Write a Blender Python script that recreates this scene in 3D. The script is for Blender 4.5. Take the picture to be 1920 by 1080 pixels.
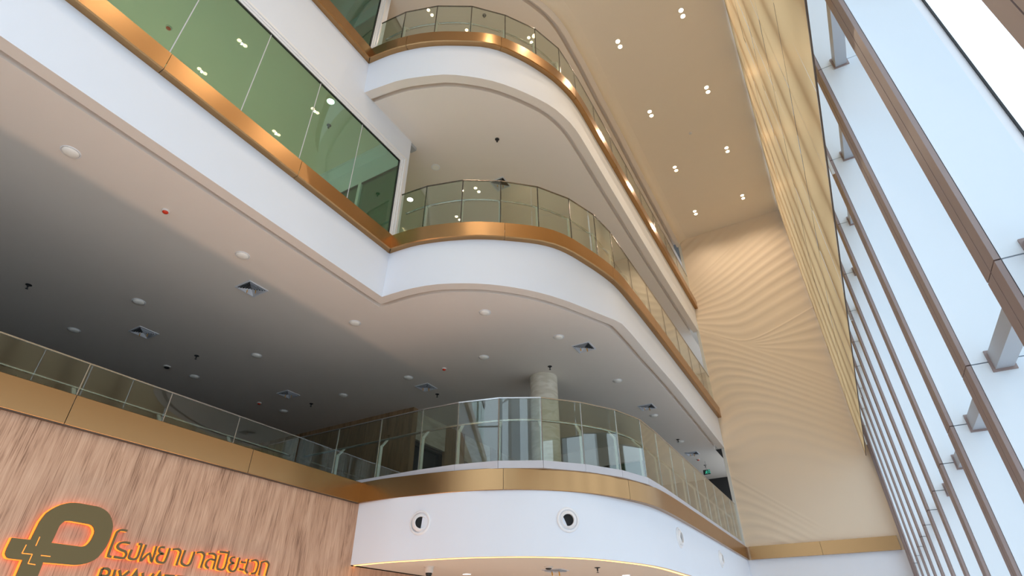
import bpy, math, random
from mathutils import Vector, Matrix
random.seed(7)
for o in list(bpy.data.objects): bpy.data.objects.remove(o, do_unlink=True)
SC = bpy.context.scene
COL = SC.collection
PI = math.pi
S = 7.0            # one plan unit in metres (camera to the timber wall)
EYE = 1.6          # camera height above the lobby floor

# ------------------------------------------------------------------ camera
cam_d = bpy.data.cameras.new('camera'); cam = bpy.data.objects.new('camera', cam_d); COL.objects.link(cam)
yaw, pitch, roll = -0.522002, 0.579383, -0.004688
cam_d.sensor_width = 36.0; cam_d.lens = 1029.92*36/1920; cam_d.clip_end = 500
f = Vector((math.sin(yaw)*math.cos(pitch), math.cos(yaw)*math.cos(pitch), math.sin(pitch)))
r = Vector((math.cos(yaw), -math.sin(yaw), 0)); u = r.cross(f)
r2 = r*math.cos(roll)+u*math.sin(roll); u2 = -r*math.sin(roll)+u*math.cos(roll)
cam.matrix_world = Matrix(((r2.x,u2.x,-f.x,0),(r2.y,u2.y,-f.y,0),(r2.z,u2.z,-f.z,EYE),(0,0,0,1)))
SC.camera = cam

# ------------------------------------------------------------------ world, exposure
W = bpy.data.worlds.new('overcast_sky'); SC.world = W; W.use_nodes = True
wn = W.node_tree.nodes; wl = W.node_tree.links; wn.clear()
wo = wn.new('ShaderNodeOutputWorld'); wb = wn.new('ShaderNodeBackground')
tc = wn.new('ShaderNodeTexCoord'); sx = wn.new('ShaderNodeSeparateXYZ'); rp = wn.new('ShaderNodeValToRGB')
wl.new(tc.outputs['Generated'], sx.inputs[0]); wl.new(sx.outputs['Z'], rp.inputs[0])
rp.color_ramp.elements[0].position = 0.0; rp.color_ramp.elements[0].color = (0.40,0.46,0.53,1)
rp.color_ramp.elements[1].position = 0.5; rp.color_ramp.elements[1].color = (0.74,0.87,1.0,1)
wl.new(rp.outputs[0], wb.inputs[0]); wb.inputs[1].default_value = 2.6
wl.new(wb.outputs[0], wo.inputs[0])
SC.view_settings.view_transform = 'Standard'; SC.view_settings.look = 'None'
SC.view_settings.gamma = 1.0; SC.view_settings.use_curve_mapping = False
SC.view_settings.exposure = 0.22
SC.cycles.max_bounces = 14; SC.cycles.transparent_max_bounces = 24; SC.cycles.diffuse_bounces = 6
SC.cycles.sample_clamp_indirect = 6.0
# added unseen warm uplight below the frame, for the soffit glow and oak wall
al = bpy.data.lights.new('added_uplight','AREA'); al.shape = 'RECTANGLE'; al.size = 9.0; al.size_y = .25; al.energy = 70; al.color = (1,.66,.46)
alo = bpy.data.objects.new('added_uplight', al); COL.objects.link(alo); alo.location = (-6.45, 2.0, .35); alo.rotation_euler = (PI, 0, PI/2)

# ------------------------------------------------------------------ materials
def srgb(c): return tuple(((v/255)/12.92 if v/255 <= 0.04045 else ((v/255+0.055)/1.055)**2.4) for v in c)
def new_mat(n):
    m = bpy.data.materials.new(n); m.use_nodes = True; t = m.node_tree
    b = t.nodes['Principled BSDF']; return m, t, b
def plain(n, rgb, rough=0.6, metal=0.0, noise=0.03, scale=3.0, spec=0.5):
    m, t, b = new_mat(n); c = srgb(rgb)
    no = t.nodes.new('ShaderNodeTexNoise'); no.inputs['Scale'].default_value = scale
    tcn = t.nodes.new('ShaderNodeTexCoord'); t.links.new(tcn.outputs['Object'], no.inputs['Vector'])
    rr = t.nodes.new('ShaderNodeValToRGB')
    rr.color_ramp.elements[0].color = (*[v*(1-noise) for v in c],1); rr.color_ramp.elements[1].color = (*[min(1,v*(1+noise)) for v in c],1)
    t.links.new(no.outputs['Fac'], rr.inputs[0]); t.links.new(rr.outputs[0], b.inputs['Base Color'])
    b.inputs['Roughness'].default_value = rough; b.inputs['Metallic'].default_value = metal
    b.inputs['Specular IOR Level'].default_value = spec
    return m
def emit(n, rgb, st):
    m, t, b = new_mat(n); c = srgb(rgb)
    b.inputs['Base Color'].default_value = (*c,1); b.inputs['Emission Color'].default_value = (*c,1); b.inputs['Emission Strength'].default_value = st
    return m
def glass(n, tint, refl=1.0, f0=0.045, rough=0.0):
    m = bpy.data.materials.new(n); m.use_nodes = True; t = m.node_tree; t.nodes.clear()
    o = t.nodes.new('ShaderNodeOutputMaterial'); mx = t.nodes.new('ShaderNodeMixShader')
    tr = t.nodes.new('ShaderNodeBsdfTransparent'); tr.inputs[0].default_value = (*tint,1)
    gl = t.nodes.new('ShaderNodeBsdfGlossy'); gl.inputs['Roughness'].default_value = rough; gl.inputs[0].default_value = (refl,refl,refl,1)
    lw = t.nodes.new('ShaderNodeLayerWeight'); lw.inputs[0].default_value = 0.5
    p = t.nodes.new('ShaderNodeMath'); p.operation = 'POWER'; p.inputs[1].default_value = 4.2
    ma = t.nodes.new('ShaderNodeMath'); ma.operation = 'MULTIPLY_ADD'; ma.inputs[1].default_value = 1-f0; ma.inputs[2].default_value = f0
    t.links.new(lw.outputs['Facing'], p.inputs[0]); t.links.new(p.outputs[0], ma.inputs[0]); t.links.new(ma.outputs[0], mx.inputs[0])
    t.links.new(tr.outputs[0], mx.inputs[1]); t.links.new(gl.outputs[0], mx.inputs[2]); t.links.new(mx.outputs[0], o.inputs[0])
    return m
def wood(n, c1, c2, c3, scale=1.0, rough=0.45):
    m, t, b = new_mat(n); tcn = t.nodes.new('ShaderNodeTexCoord')
    mp = t.nodes.new('ShaderNodeMapping'); mp.inputs['Scale'].default_value = (5*scale, 5*scale, 0.7*scale)
    t.links.new(tcn.outputs['Object'], mp.inputs[0])
    n1 = t.nodes.new('ShaderNodeTexNoise'); n1.inputs['Scale'].default_value = 1.0; n1.inputs['Detail'].default_value = 8; n1.inputs['Roughness'].default_value = 0.62; n1.inputs['Distortion'].default_value = 1.4
    mp2 = t.nodes.new('ShaderNodeMapping'); mp2.inputs['Scale'].default_value = (110*scale, 110*scale, 3.0*scale)
    t.links.new(tcn.outputs['Object'], mp2.inputs[0])
    n2 = t.nodes.new('ShaderNodeTexNoise'); n2.inputs['Scale'].default_value = 1.0; n2.inputs['Detail'].default_value = 4; n2.inputs['Distortion'].default_value = 0.3
    t.links.new(mp.outputs[0], n1.inputs['Vector']); t.links.new(mp2.outputs[0], n2.inputs['Vector'])
    mxx = t.nodes.new('ShaderNodeMix'); mxx.data_type = 'FLOAT'; mxx.inputs[0].default_value = 0.5
    t.links.new(n1.outputs['Fac'], mxx.inputs[2]); t.links.new(n2.outputs['Fac'], mxx.inputs[3])
    rr = t.nodes.new('ShaderNodeValToRGB'); e = rr.color_ramp.elements
    e[0].position = 0.36; e[0].color = (*srgb(c3),1); e[1].position = 0.62; e[1].color = (*srgb(c1),1)
    k = e.new(0.47); k.color = (*srgb(c2),1)
    t.links.new(mxx.outputs[0], rr.inputs[0]); t.links.new(rr.outputs[0], b.inputs['Base Color'])
    bp = t.nodes.new('ShaderNodeBump'); bp.inputs['Strength'].default_value = 0.08; bp.inputs['Distance'].default_value = 0.01
    t.links.new(mxx.outputs[0], bp.inputs['Height']); t.links.new(bp.outputs[0], b.inputs['Normal'])
    b.inputs['Roughness'].default_value = rough; return m
def brushed(n, rgb, rough=0.27):
    m, t, b = new_mat(n); tcn = t.nodes.new('ShaderNodeTexCoord')
    mp = t.nodes.new('ShaderNodeMapping'); mp.inputs['Scale'].default_value = (2.5,2.5,260)
    t.links.new(tcn.outputs['Object'], mp.inputs[0]); no = t.nodes.new('ShaderNodeTexNoise'); no.inputs['Scale'].default_value = 1.0; no.inputs['Detail'].default_value = 3
    t.links.new(mp.outputs[0], no.inputs['Vector']); rr = t.nodes.new('ShaderNodeValToRGB'); c = srgb(rgb)
    rr.color_ramp.elements[0].color = (*[v*0.985 for v in c],1); rr.color_ramp.elements[1].color = (*[min(1,v*1.015) for v in c],1)
    t.links.new(no.outputs['Fac'], rr.inputs[0]); t.links.new(rr.outputs[0], b.inputs['Base Color'])
    mr = t.nodes.new('ShaderNodeMapRange'); mr.inputs[3].default_value = rough; mr.inputs[4].default_value = rough+0.004
    t.links.new(no.outputs['Fac'], mr.inputs[0]); t.links.new(mr.outputs[0], b.inputs['Roughness'])
    b.inputs['Metallic'].default_value = 1.0; return m
def stone(n, c1, c2, scale=1.2, rough=0.35):
    m, t, b = new_mat(n); tcn = t.nodes.new('ShaderNodeTexCoord')
    mp = t.nodes.new('ShaderNodeMapping'); mp.inputs['Rotation'].default_value = (0.5,0.7,0.4); mp.inputs['Scale'].default_value = (1,1,3.2)
    t.links.new(tcn.outputs['Object'], mp.inputs[0])
    no = t.nodes.new('ShaderNodeTexNoise'); no.inputs['Scale'].default_value = scale; no.inputs['Detail'].default_value = 9; no.inputs['Distortion'].default_value = 1.6
    t.links.new(mp.outputs[0], no.inputs['Vector']); rr = t.nodes.new('ShaderNodeValToRGB'); e = rr.color_ramp.elements
    e[0].position = 0.38; e[0].color = (*srgb(c2),1); e[1].position = 0.6; e[1].color = (*srgb(c1),1)
    t.links.new(no.outputs['Fac'], rr.inputs[0]); t.links.new(rr.outputs[0], b.inputs['Base Color']); b.inputs['Roughness'].default_value = rough
    return m
def screen_mat():
    # perforated gold sheet: a fine grid of holes lets part of the daylight through
    m = bpy.data.materials.new('perforated_gold_sheet'); m.use_nodes = True; t = m.node_tree; t.nodes.clear()
    o = t.nodes.new('ShaderNodeOutputMaterial'); c = srgb((204,172,130))
    df = t.nodes.new('ShaderNodeBsdfDiffuse'); df.inputs[0].default_value = (*c,1)
    tl = t.nodes.new('ShaderNodeBsdfTranslucent'); tl.inputs[0].default_value = (*srgb((226,194,146)),1)
    gl = t.nodes.new('ShaderNodeBsdfGlossy'); gl.inputs[0].default_value = (*c,1); gl.inputs['Roughness'].default_value = 0.4
    tcn = t.nodes.new('ShaderNodeTexCoord'); mp = t.nodes.new('ShaderNodeMapping'); mp.inputs['Scale'].default_value = (1,1.6,0.35)
    no = t.nodes.new('ShaderNodeTexNoise'); no.inputs['Scale'].default_value = 1.4; no.inputs['Detail'].default_value = 2
    t.links.new(tcn.outputs['Object'], mp.inputs[0]); t.links.new(mp.outputs[0], no.inputs['Vector'])
    mr = t.nodes.new('ShaderNodeMapRange'); mr.inputs[3].default_value = 0.46; mr.inputs[4].default_value = 0.58
    t.links.new(no.outputs['Fac'], mr.inputs[0])
    m1 = t.nodes.new('ShaderNodeMixShader'); t.links.new(mr.outputs[0], m1.inputs[0])
    m2 = t.nodes.new('ShaderNodeMixShader'); m2.inputs[0].default_value = 0.05
    t.links.new(df.outputs[0], m1.inputs[1]); t.links.new(tl.outputs[0], m1.inputs[2])
    t.links.new(m1.outputs[0], m2.inputs[1]); t.links.new(gl.outputs[0], m2.inputs[2]); t.links.new(m2.outputs[0], o.inputs[0])
    return m

M = dict(
 white = plain('white_plaster', (224,229,238), 0.7, noise=0.01),
 soffit = plain('warm_white_ceiling_paint', (230,220,210), 0.8, noise=0.012),
 wave = plain('cream_relief_plaster', (222,206,184), 0.62, noise=0.01),
 ceil = plain('atrium_ceiling_paint', (226,216,200), 0.8, noise=0.012),
 floor = stone('polished_floor_stone', (228,220,210), (212,204,194), 0.6, 0.25),
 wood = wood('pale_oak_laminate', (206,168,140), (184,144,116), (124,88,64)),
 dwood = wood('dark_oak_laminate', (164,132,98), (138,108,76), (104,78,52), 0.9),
 marble = stone('beige_marble', (206,196,176), (180,168,148), 1.0),
 column = stone('cream_stone_column', (224,218,204), (206,198,180), 2.0),
 gold = brushed('brushed_gold_steel', (172,134,92)),
 goldl = brushed('gold_edge_lip', (206,156,100), 0.42),
 brass = brushed('brushed_brass_letter', (116,100,70), 0.4),
 steel = plain('satin_steel', (196,196,196), 0.25, 1.0),
 steelp = plain('pale_painted_steel', (208,210,206), 0.4, 0.0),
 curb = plain('grey_painted_curb', (190,190,196), 0.5),
 rail_glass = glass('balustrade_glass', (0.84,0.89,0.845), 1.0, 0.065),
 room_glass = glass('green_tinted_glass', (0.59,0.785,0.69), 1.0, 0.065),
 dark_glass = glass('deep_green_glass', (0.30,0.58,0.46), 1.0, 0.07),
 clear_glass = glass('facade_glass', (0.97,0.985,0.99), 1.0, 0.02),
 gasket = plain('black_gasket', (16,16,18), 0.5),
 frame = plain('white_window_frame', (232,232,234), 0.35),
 fin = plain('pale_blue_white_fin_coating', (220,230,238), 0.45, noise=0.01),
 cap = plain('bronze_fin_cap', (146,130,126), 0.45, 0.15, noise=0.04, scale=1.0),
 carpet = plain('dark_grey_carpet', (116,110,104), 0.95, noise=.1, scale=40),
 strut = plain('grey_strut_paint', (176,182,190), 0.4, 0.2),
 screen = screen_mat(),
 vent = plain('white_diffuser_metal', (214,216,222), 0.4),
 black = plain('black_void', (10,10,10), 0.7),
 bronze = plain('bronze_rail_and_shade', (84,70,58), 0.5, 0.3),
 darkrail = plain('dark_polished_rail', (112,106,100), 0.22, 1.0),
 dark = plain('dark_plastic_and_shade', (42,42,44), 0.5),
 yellow = plain('yellow_tag', (222,160,30), 0.6),
 red = plain('red_detector_cap', (214,60,32), 0.4),
 off = plain('unlit_lamp_reflector', (244,240,232), 0.3),
 turf = plain('artificial_turf', (34,66,26), 0.9, noise=0.4, scale=60),
 lamp = emit('warm_lamp_glow', (255,220,170), 14.0),
 lampw = emit('white_lamp_glow', (255,248,236), 9.0),
 led = emit('warm_led_strip', (255,190,104), 5.0),
 halo = emit('orange_letter_glow', (255,132,44), 1.25),
 exit = emit('green_exit_glow', (70,190,160), .55),
 darkwin = plain('dark_lift_glass', (26,34,44), 0.12, noise=0.1),
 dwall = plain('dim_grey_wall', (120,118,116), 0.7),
 camw = plain('camera_housing', (220,214,208), 0.4),
)

# ------------------------------------------------------------------ mesh helpers (plan units in, metres out)
def P(x, y, z): return (x*S, y*S, z*S+EYE)
def link(name, vs, fs, mat, parent=None, smooth=False, origin=None):
    me = bpy.data.meshes.new(name)
    if origin is None and parent is not None: origin = tuple(parent.matrix_world.translation) if parent.type == 'EMPTY' or True else (0,0,0)
    if origin is None:
        n = len(vs); origin = (sum(v[0] for v in vs)/n, sum(v[1] for v in vs)/n, min(v[2] for v in vs))
    me.from_pydata([(v[0]-origin[0], v[1]-origin[1], v[2]-origin[2]) for v in vs], [], fs); me.update()
    if smooth: me.polygons.foreach_set('use_smooth', [True]*len(me.polygons))
    me.materials.append(mat)
    o = bpy.data.objects.new(name, me); COL.objects.link(o)
    if parent is None: o.location = origin; o.matrix_world = Matrix.Translation(origin)
    else:
        o.parent = parent
        d = Vector(origin)-WORLD[parent.name]
        o.location = d
    WORLD[o.name] = Vector(origin)
    return o
WORLD = {}
def empty(name, loc):
    o = bpy.data.objects.new(name, None); COL.objects.link(o); o.location = loc; o.empty_display_size = 0.1
    WORLD[o.name] = Vector(loc); o.matrix_world = Matrix.Translation(loc); return o
def tag(o, label=None, cat=None, group=None, kind=None):
    if label: o['label'] = label
    if cat: o['category'] = cat
    if group: o['group'] = group
    if kind: o['kind'] = kind
    return o
def struct(o): o['kind'] = 'structure'; return o
class MB:
    def __init__(s): s.v = []; s.f = []
    def add(s, vs, fs):
        n = len(s.v); s.v += [tuple(v) for v in vs]; s.f += [tuple(i+n for i in f) for f in fs]; return s
    def box(s, a, b):      # metres
        (x0,y0,z0),(x1,y1,z1) = a, b
        x0,x1 = min(x0,x1),max(x0,x1); y0,y1 = min(y0,y1),max(y0,y1); z0,z1 = min(z0,z1),max(z0,z1)
        return s.add([(x0,y0,z0),(x1,y0,z0),(x1,y1,z0),(x0,y1,z0),(x0,y0,z1),(x1,y0,z1),(x1,y1,z1),(x0,y1,z1)],
            [(0,3,2,1),(4,5,6,7),(0,1,5,4),(1,2,6,5),(2,3,7,6),(3,0,4,7)])
    def dbox(s, a, b): return s.box(P(*a), P(*b))
    def bar(s, p, q, w, h, up=(0,0,1)):     # box along a segment, metres
        p, q = Vector(p), Vector(q); d = (q-p).normalized(); up = Vector(up)
        if abs(d.dot(up)) > 0.99: up = Vector((0,1,0))
        sd = d.cross(up).normalized()*w/2; uu = sd.cross(d).normalized()*h/2
        vs = [p-sd-uu, p+sd-uu, p+sd+uu, p-sd+uu, q-sd-uu, q+sd-uu, q+sd+uu, q-sd+uu]
        return s.add(vs, [(0,3,2,1),(4,5,6,7),(0,1,5,4),(1,2,6,5),(2,3,7,6),(3,0,4,7)])
    def tube(s, pts, rad, n=8, closed=False):
        pts = [Vector(p) for p in pts]; rings = []
        for i, p in enumerate(pts):
            a = pts[max(i-1,0)]; b = pts[min(i+1,len(pts)-1)]; d = (b-a).normalized()
            up = Vector((0,0,1)) if abs(d.z) < 0.95 else Vector((0,1,0))
            sd = d.cross(up).normalized(); uu = sd.cross(d).normalized()
            rings.append([p+sd*rad*math.cos(2*PI*k/n)+uu*rad*math.sin(2*PI*k/n) for k in range(n)])
        vs = [v for rg in rings for v in rg]; fs = []
        for i in range(len(pts)-1):
            for k in range(n): fs.append((i*n+k, i*n+(k+1)%n, (i+1)*n+(k+1)%n, (i+1)*n+k))
        fs.append(tuple(reversed(range(n)))); fs.append(tuple((len(pts)-1)*n+k for k in range(n)))
        return s.add(vs, fs)
    def lathe(s, c, ax, prof, n=24, cap0=True, cap1=True):   # prof: [(radius, distance along ax)]
        c = Vector(c); ax = Vector(ax).normalized(); t = Vector((0,0,1)) if abs(ax.z) < 0.9 else Vector((1,0,0))
        e1 = ax.cross(t).normalized(); e2 = ax.cross(e1).normalized()
        vs = [c+ax*h+e1*rr*math.cos(2*PI*k/n)+e2*rr*math.sin(2*PI*k/n) for rr,h in prof for k in range(n)]
        fs = [(i*n+k, i*n+(k+1)%n, (i+1)*n+(k+1)%n, (i+1)*n+k) for i in range(len(prof)-1) for k in range(n)]
        if cap0: fs.append(tuple(reversed(range(n))))
        if cap1: fs.append(tuple((len(prof)-1)*n+k for k in range(n)))
        return s.add(vs, fs)
    def prism(s, poly, z0, z1):     # plan polygon in plan units, heights in plan units
        n = len(poly); vs = [P(x,y,z0) for x,y in poly]+[P(x,y,z1) for x,y in poly]
        fs = [tuple(reversed(range(n))), tuple(range(n,2*n))]+[(i,(i+1)%n,n+(i+1)%n,n+i) for i in range(n)]
        return s.add(vs, fs)
    def ribbon(s, rows):            # loft through equally long rows of metre points
        n = len(rows[0]); vs = [p for rw in rows for p in rw]
        return s.add(vs, [(j*n+i, j*n+i+1, (j+1)*n+i+1, (j+1)*n+i) for j in range(len(rows)-1) for i in range(n-1)])
    def out(s, name, mat, parent=None, smooth=False, origin=None): return link(name, s.v, s.f, mat, parent, smooth, origin)
def dbox(name, a, b, mat, parent=None): return MB().dbox(a, b).out(name, mat, parent)

def spline(pts, n):
    out = []; q = [pts[0]]+list(pts)+[pts[-1]]
    L = [math.dist(pts[i], pts[i+1]) for i in range(len(pts)-1)]
    for i in range(len(pts)-1):
        p0,p1,p2,p3 = q[i],q[i+1],q[i+2],q[i+3]; k = max(2, round(n*L[i]/sum(L)))
        for j in range(k):
            t = j/k
            out.append(tuple(0.5*((2*b)+(-a+c)*t+(2*a-5*b+4*c-d)*t*t+(-a+3*b-3*c+d)*t**3) for a,b,c,d in zip(p0,p1,p2,p3)))
    out.append(tuple(pts[-1])); return out
def resample(pts, n):
    L = [0]
    for i in range(len(pts)-1): L.append(L[-1]+math.dist(pts[i], pts[i+1]))
    out = []; j = 0
    for k in range(n):
        d = L[-1]*k/(n-1)
        while j < len(L)-2 and L[j+1] < d: j += 1
        t = (d-L[j])/max(1e-9, L[j+1]-L[j]); out.append(tuple(a+(b-a)*t for a,b in zip(pts[j], pts[j+1])))
    return out
def off(pts, d):        # offset to the left of travel (into the slab) by d; mitred
    out = []
    for i, p in enumerate(pts):
        a = pts[max(i-1,0)]; b = pts[min(i+1,len(pts)-1)]
        def nrm(s_, e_):
            dx, dy = e_[0]-s_[0], e_[1]-s_[1]; l = math.hypot(dx,dy) or 1; return (-dy/l, dx/l)
        n1 = nrm(a,p) if i > 0 else nrm(p,b); n2 = nrm(p,b) if i < len(pts)-1 else nrm(a,p)
        mx_, my_ = n1[0]+n2[0], n1[1]+n2[1]; l = math.hypot(mx_,my_) or 1; mx_, my_ = mx_/l, my_/l
        k = d/max(0.35, mx_*n1[0]+my_*n1[1]); out.append((p[0]+mx_*k, p[1]+my_*k))
    return out
def outline(corner, curve, y0=-0.9, n=64):
    """left straight edge, sharp inner corner, sweeping curve and straight run to the far wall"""
    return [(corner[0], y0), (corner[0], y0*0.5), (corner[0], corner[1]-0.3)]+resample(spline([corner]+curve, 160), n)

YF = 2.585     # far relief wall
L2W = outline((-1.006,1.012), [(-.905,1.008),(-.838,1.017),(-.76,1.030),(-.685,1.053),(-.588,1.104),(-.504,1.187),(-.450,1.30),(-.418,1.42),(-.408,1.6),(-.405,1.9),(-.403,YF)])
L2G = outline((-1.000,1.004), [(-.93,1.003),(-.867,1.011),(-.80,1.020),(-.734,1.035),(-.653,1.061),(-.583,1.103),(-.503,1.180),(-.450,1.267),(-.412,1.372),(-.398,1.5),(-.395,1.808),(-.395,2.2),(-.395,YF)])
L3T = outline((-.866,.853), [(-.782,.861),(-.700,.887),(-.625,.923),(-.558,.971),(-.495,1.028),(-.462,1.083),(-.441,1.148),(-.421,1.223),(-.406,1.312),(-.402,1.445),(-.400,1.601),(-.399,2.03),(-.399,YF)])
L3B = outline((-.866,.849), [(-.794,.853),(-.724,.868),(-.665,.895),(-.610,.931),(-.561,.976),(-.516,1.030),(-.475,1.098),(-.437,1.180),(-.404,1.255),(-.394,1.278),(-.391,1.391),(-.391,1.545),(-.389,1.747),(-.391,1.988),(-.400,YF)])
L4T = outline((-.868,.659), [(-.779,.671),(-.685,.701),(-.603,.745),(-.527,.798),(-.478,.864),(-.446,.925),(-.421,.987),(-.405,1.050),(-.397,1.126),(-.397,1.280),(-.397,1.544),(-.397,1.948),(-.397,YF)])
L4B = outline((-.868,.664), [(-.802,.674),(-.737,.688),(-.642,.727),(-.601,.753),(-.544,.801),(-.505,.845),(-.467,.900),(-.431,.964),(-.412,1.019),(-.400,1.09),(-.399,1.195),(-.401,1.349),(-.405,1.926),(-.403,YF)])
L5B = outline((-.868,.62), [(-.80,.628),(-.72,.650),(-.64,.690),(-.56,.755),(-.495,.835),(-.452,.91),(-.433,.953),(-.414,1.003),(-.403,1.052),(-.397,1.114),(-.396,1.188),(-.394,1.257),(-.396,1.429),(-.396,1.656),(-.399,1.911),(-.401,YF)])
XB, Y0, YB = -2.7, -0.9, 3.1

# ------------------------------------------------------------------ big structure
struct(dbox('floor', (-2.9,-1.5,-EYE/S-.02), (.30,3.2,-EYE/S), M['floor']))
# timber wall of the lobby
struct(dbox('wall_left', (-1.03,Y0,-EYE/S), (-1.006,1.013,.2885), M['wood']))
struct(dbox('wall_left', (-1.03,1.013,-EYE/S), (-1.006,YF,.155), M['wood']))
# white curved wall under the first balcony
def loft(name, rows, mat, smooth=True, parent=None):
    return MB().ribbon(rows).out(name, mat, parent, smooth)
def lvl(o, z): return [P(x,y,z) for x,y in o]
c0 = 3      # index of the inner corner in every outline
g2s = off(L2W, 0.0)
struct(loft('wall_front', [lvl(L2W[c0:],.157), lvl(L2W[c0:],.2905)], M['white']))
def soffit(edge, z, band, gr, depth, zs, mat, name='ceiling'):
    """plaster edge band, recessed shadow groove, then the main soffit"""
    a, b, c = edge, off(edge, band), off(edge, band+gr)
    mb = MB().ribbon([lvl(a,z), lvl(b,z)])
    mb.ribbon([lvl(b,z), lvl(b,z+depth)]); mb.ribbon([lvl(b,z+depth), lvl(c,z+depth)]); mb.ribbon([lvl(c,z+depth), lvl(c,z)])
    rest = list(c)+[(c[-1][0],zs),(XB,zs),(XB,c[0][1])]
    n = len(mb.v); mb.v += [P(x,y,z) for x,y in rest]; mb.f.append(tuple(n+i for i in range(len(rest))))
    return struct(mb.out(name, mat))
soffit(L3B, .739, .026, .013, .018, YB, M['soffit'])
soffit(L4B, 1.33, .026, .013, .018, YB, M['soffit'])
soffit(L5B, 1.868, .020, .016, .024, YB, M['soffit'])
# lobby soffit below the first balcony, with the LED slot in front of it
e1 = L2W[c0:]
mb = MB().ribbon([lvl(e1,.157), lvl(off(e1,.010),.157)])
mb.ribbon([lvl(off(e1,.010),.157), lvl(off(e1,.010),.166)]); mb.ribbon([lvl(off(e1,.010),.166), lvl(off(e1,.020),.166)]); mb.ribbon([lvl(off(e1,.020),.166), lvl(off(e1,.020),.157)])
rest = off(e1,.020); rest = rest+[(rest[-1][0],YF),(-1.006,YF)]
n = len(mb.v); mb.v += [P(x,y,.157) for x,y in rest]; mb.f.append(tuple(n+i for i in range(len(rest))))
struct(mb.out('ceiling', M['soffit']))
led = off(e1,.015); st = MB().ribbon([lvl(off(e1,.0085),.1563), lvl(off(e1,.0130),.1563)])
tag(st.out('led_strip', M['led']), 'glowing yellow LED line along the lobby ceiling edge under the white curved wall', 'light')
# white fascias
for top, bot, z0, z1 in ((L3T,L3B,.739,.878),(L4T,L4B,1.33,1.459)):
    i0 = 0 if z0 < 1 else 0
    struct(loft('wall_front', [lvl(bot[:c0+1],z0), lvl(top[:c0+1],z1)], M['white'], False))
    rows = [lvl(resample(bot[c0:],90),z0), lvl(resample(top[c0:],90),z1)]
    struct(loft('wall_front', rows, M['white']))
# top fascia with its cove into the atrium ceiling
cv = [(0,1.868),(0,1.880),(-.004,1.889),(-.012,1.897),(-.024,1.903),(-.040,1.905)]
struct(loft('wall_front', [lvl(off(L5B,d),z) for d,z in cv], M['ceil']))
ce = off(L5B,-.040)
mb = MB(); poly = ce+[(.14,YF),(.14,Y0)]; mb.v = [P(x,y,1.905) for x,y in poly]; mb.f = [tuple(range(len(poly)))]
struct(mb.out('ceiling', M['ceil']))
struct(dbox('ceiling', (-2.8,-1.5,1.93), (.26,3.2,1.95), M['dwall']))
# floor slabs of the balconies
for o, z in ((L2G,.335),(L3T,.905),(L4T,1.495)):
    ins = off(o,.004); struct(MB().prism(ins+[(ins[-1][0],YB),(XB,YB),(XB,ins[0][1])], z-.02, z).out('floor', M['carpet' if z < .5 else 'floor']))
# enclosing walls out of sight
struct(dbox('wall_back', (XB-.03,-1.5,-EYE/S), (XB,3.2,1.93), M['dwall']))
struct(dbox('floor', (-1.28,2.45,.3352), (-.42,3.09,.337), M['dark']))  # dark sheet added to keep the far corridor in shade
struct(dbox('wall_rear', (-2.7,YB,-EYE/S), (-.40,YB+.03,1.93), M['dark']))  # dark colour stands in for the shade of the unlit corridor
struct(dbox('wall_south', (-2.7,-.93,-EYE/S), (-1.0,-.90,1.93), M['dwall']))

struct(dbox('shadow_gap_strip', (-1.0058,Y0,.2868), (-1.0008,1.004,.28845), M['bronze']))  # dark strip standing in for the shadow gap under the gold band
# ------------------------------------------------------------------ gold edge bands (panels with open joints)
def plen(pl):
    L = [0]
    for i in range(len(pl)-1): L.append(L[-1]+math.dist(pl[i], pl[i+1]))
    return L
def cut(pl, a, b):
    L = plen(pl); out = []
    def at(d):
        for i in range(len(pl)-1):
            if L[i+1] >= d: t = (d-L[i])/max(1e-9,L[i+1]-L[i]); return tuple(p+(q-p)*t for p,q in zip(pl[i],pl[i+1]))
        return pl[-1]
    out.append(at(a)); out += [p for p,l in zip(pl,L) if a+1e-4 < l < b-1e-4]; out.append(at(b)); return out
def gold_band(name, outer, inner_off, z0, z1, seams):
    e = empty(name, P(outer[c0][0], outer[c0][1], z0)); struct(e)
    L = plen(outer); Lc = L[c0]
    ds = [L[0]]+[Lc+s for s in seams]+[L[-1]]
    ds = sorted(set(ds+[Lc]))
    for a, b in zip(ds[:-1], ds[1:]):
        if b-a < .01: continue
        seg = cut(outer, a+(.0005 if a != Lc else 0), b-(.0005 if b != Lc else 0))
        if len(seg) < 2: continue
        full_in = off(seg, inner_off)
        if b == Lc: full_in[-1] = off(outer, inner_off)[c0]
        if a == Lc: full_in[0] = off(outer, inner_off)[c0]
        bev = .0022 if z0 > .5 else .0006; mid = off(seg, bev)
        m_ = MB().ribbon([lvl(full_in,z0), lvl(mid,z0), lvl(seg,z0+bev)]); m_.ribbon([lvl(seg,z0+bev), lvl(seg,z1-.001), lvl(off(seg,.001),z1), lvl(full_in,z1)])
        pnl = m_.out('panel', M['gold'], e, False)
        for p_ in pnl.data.polygons: p_.use_smooth = False
        if len(seg) > 5: pnl.data.polygons.foreach_set('use_smooth', [True]*len(pnl.data.polygons)); sharp(pnl, 40)
    return e
def sharp(o, deg):
    import bmesh
    bm = bmesh.new(); bm.from_mesh(o.data); bmesh.ops.remove_doubles(bm, verts=bm.verts, dist=1e-4)
    for ed in bm.edges:
        if len(ed.link_faces) == 2 and ed.calc_face_angle(0) > math.radians(deg): ed.smooth = False
    bm.to_mesh(o.data); bm.free()
gold_band('trim_1', L2G, .03, .2885, .3355, [-1.28,-.96,-.64,-.31,.37,.69,1.10,1.50,1.85])
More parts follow.
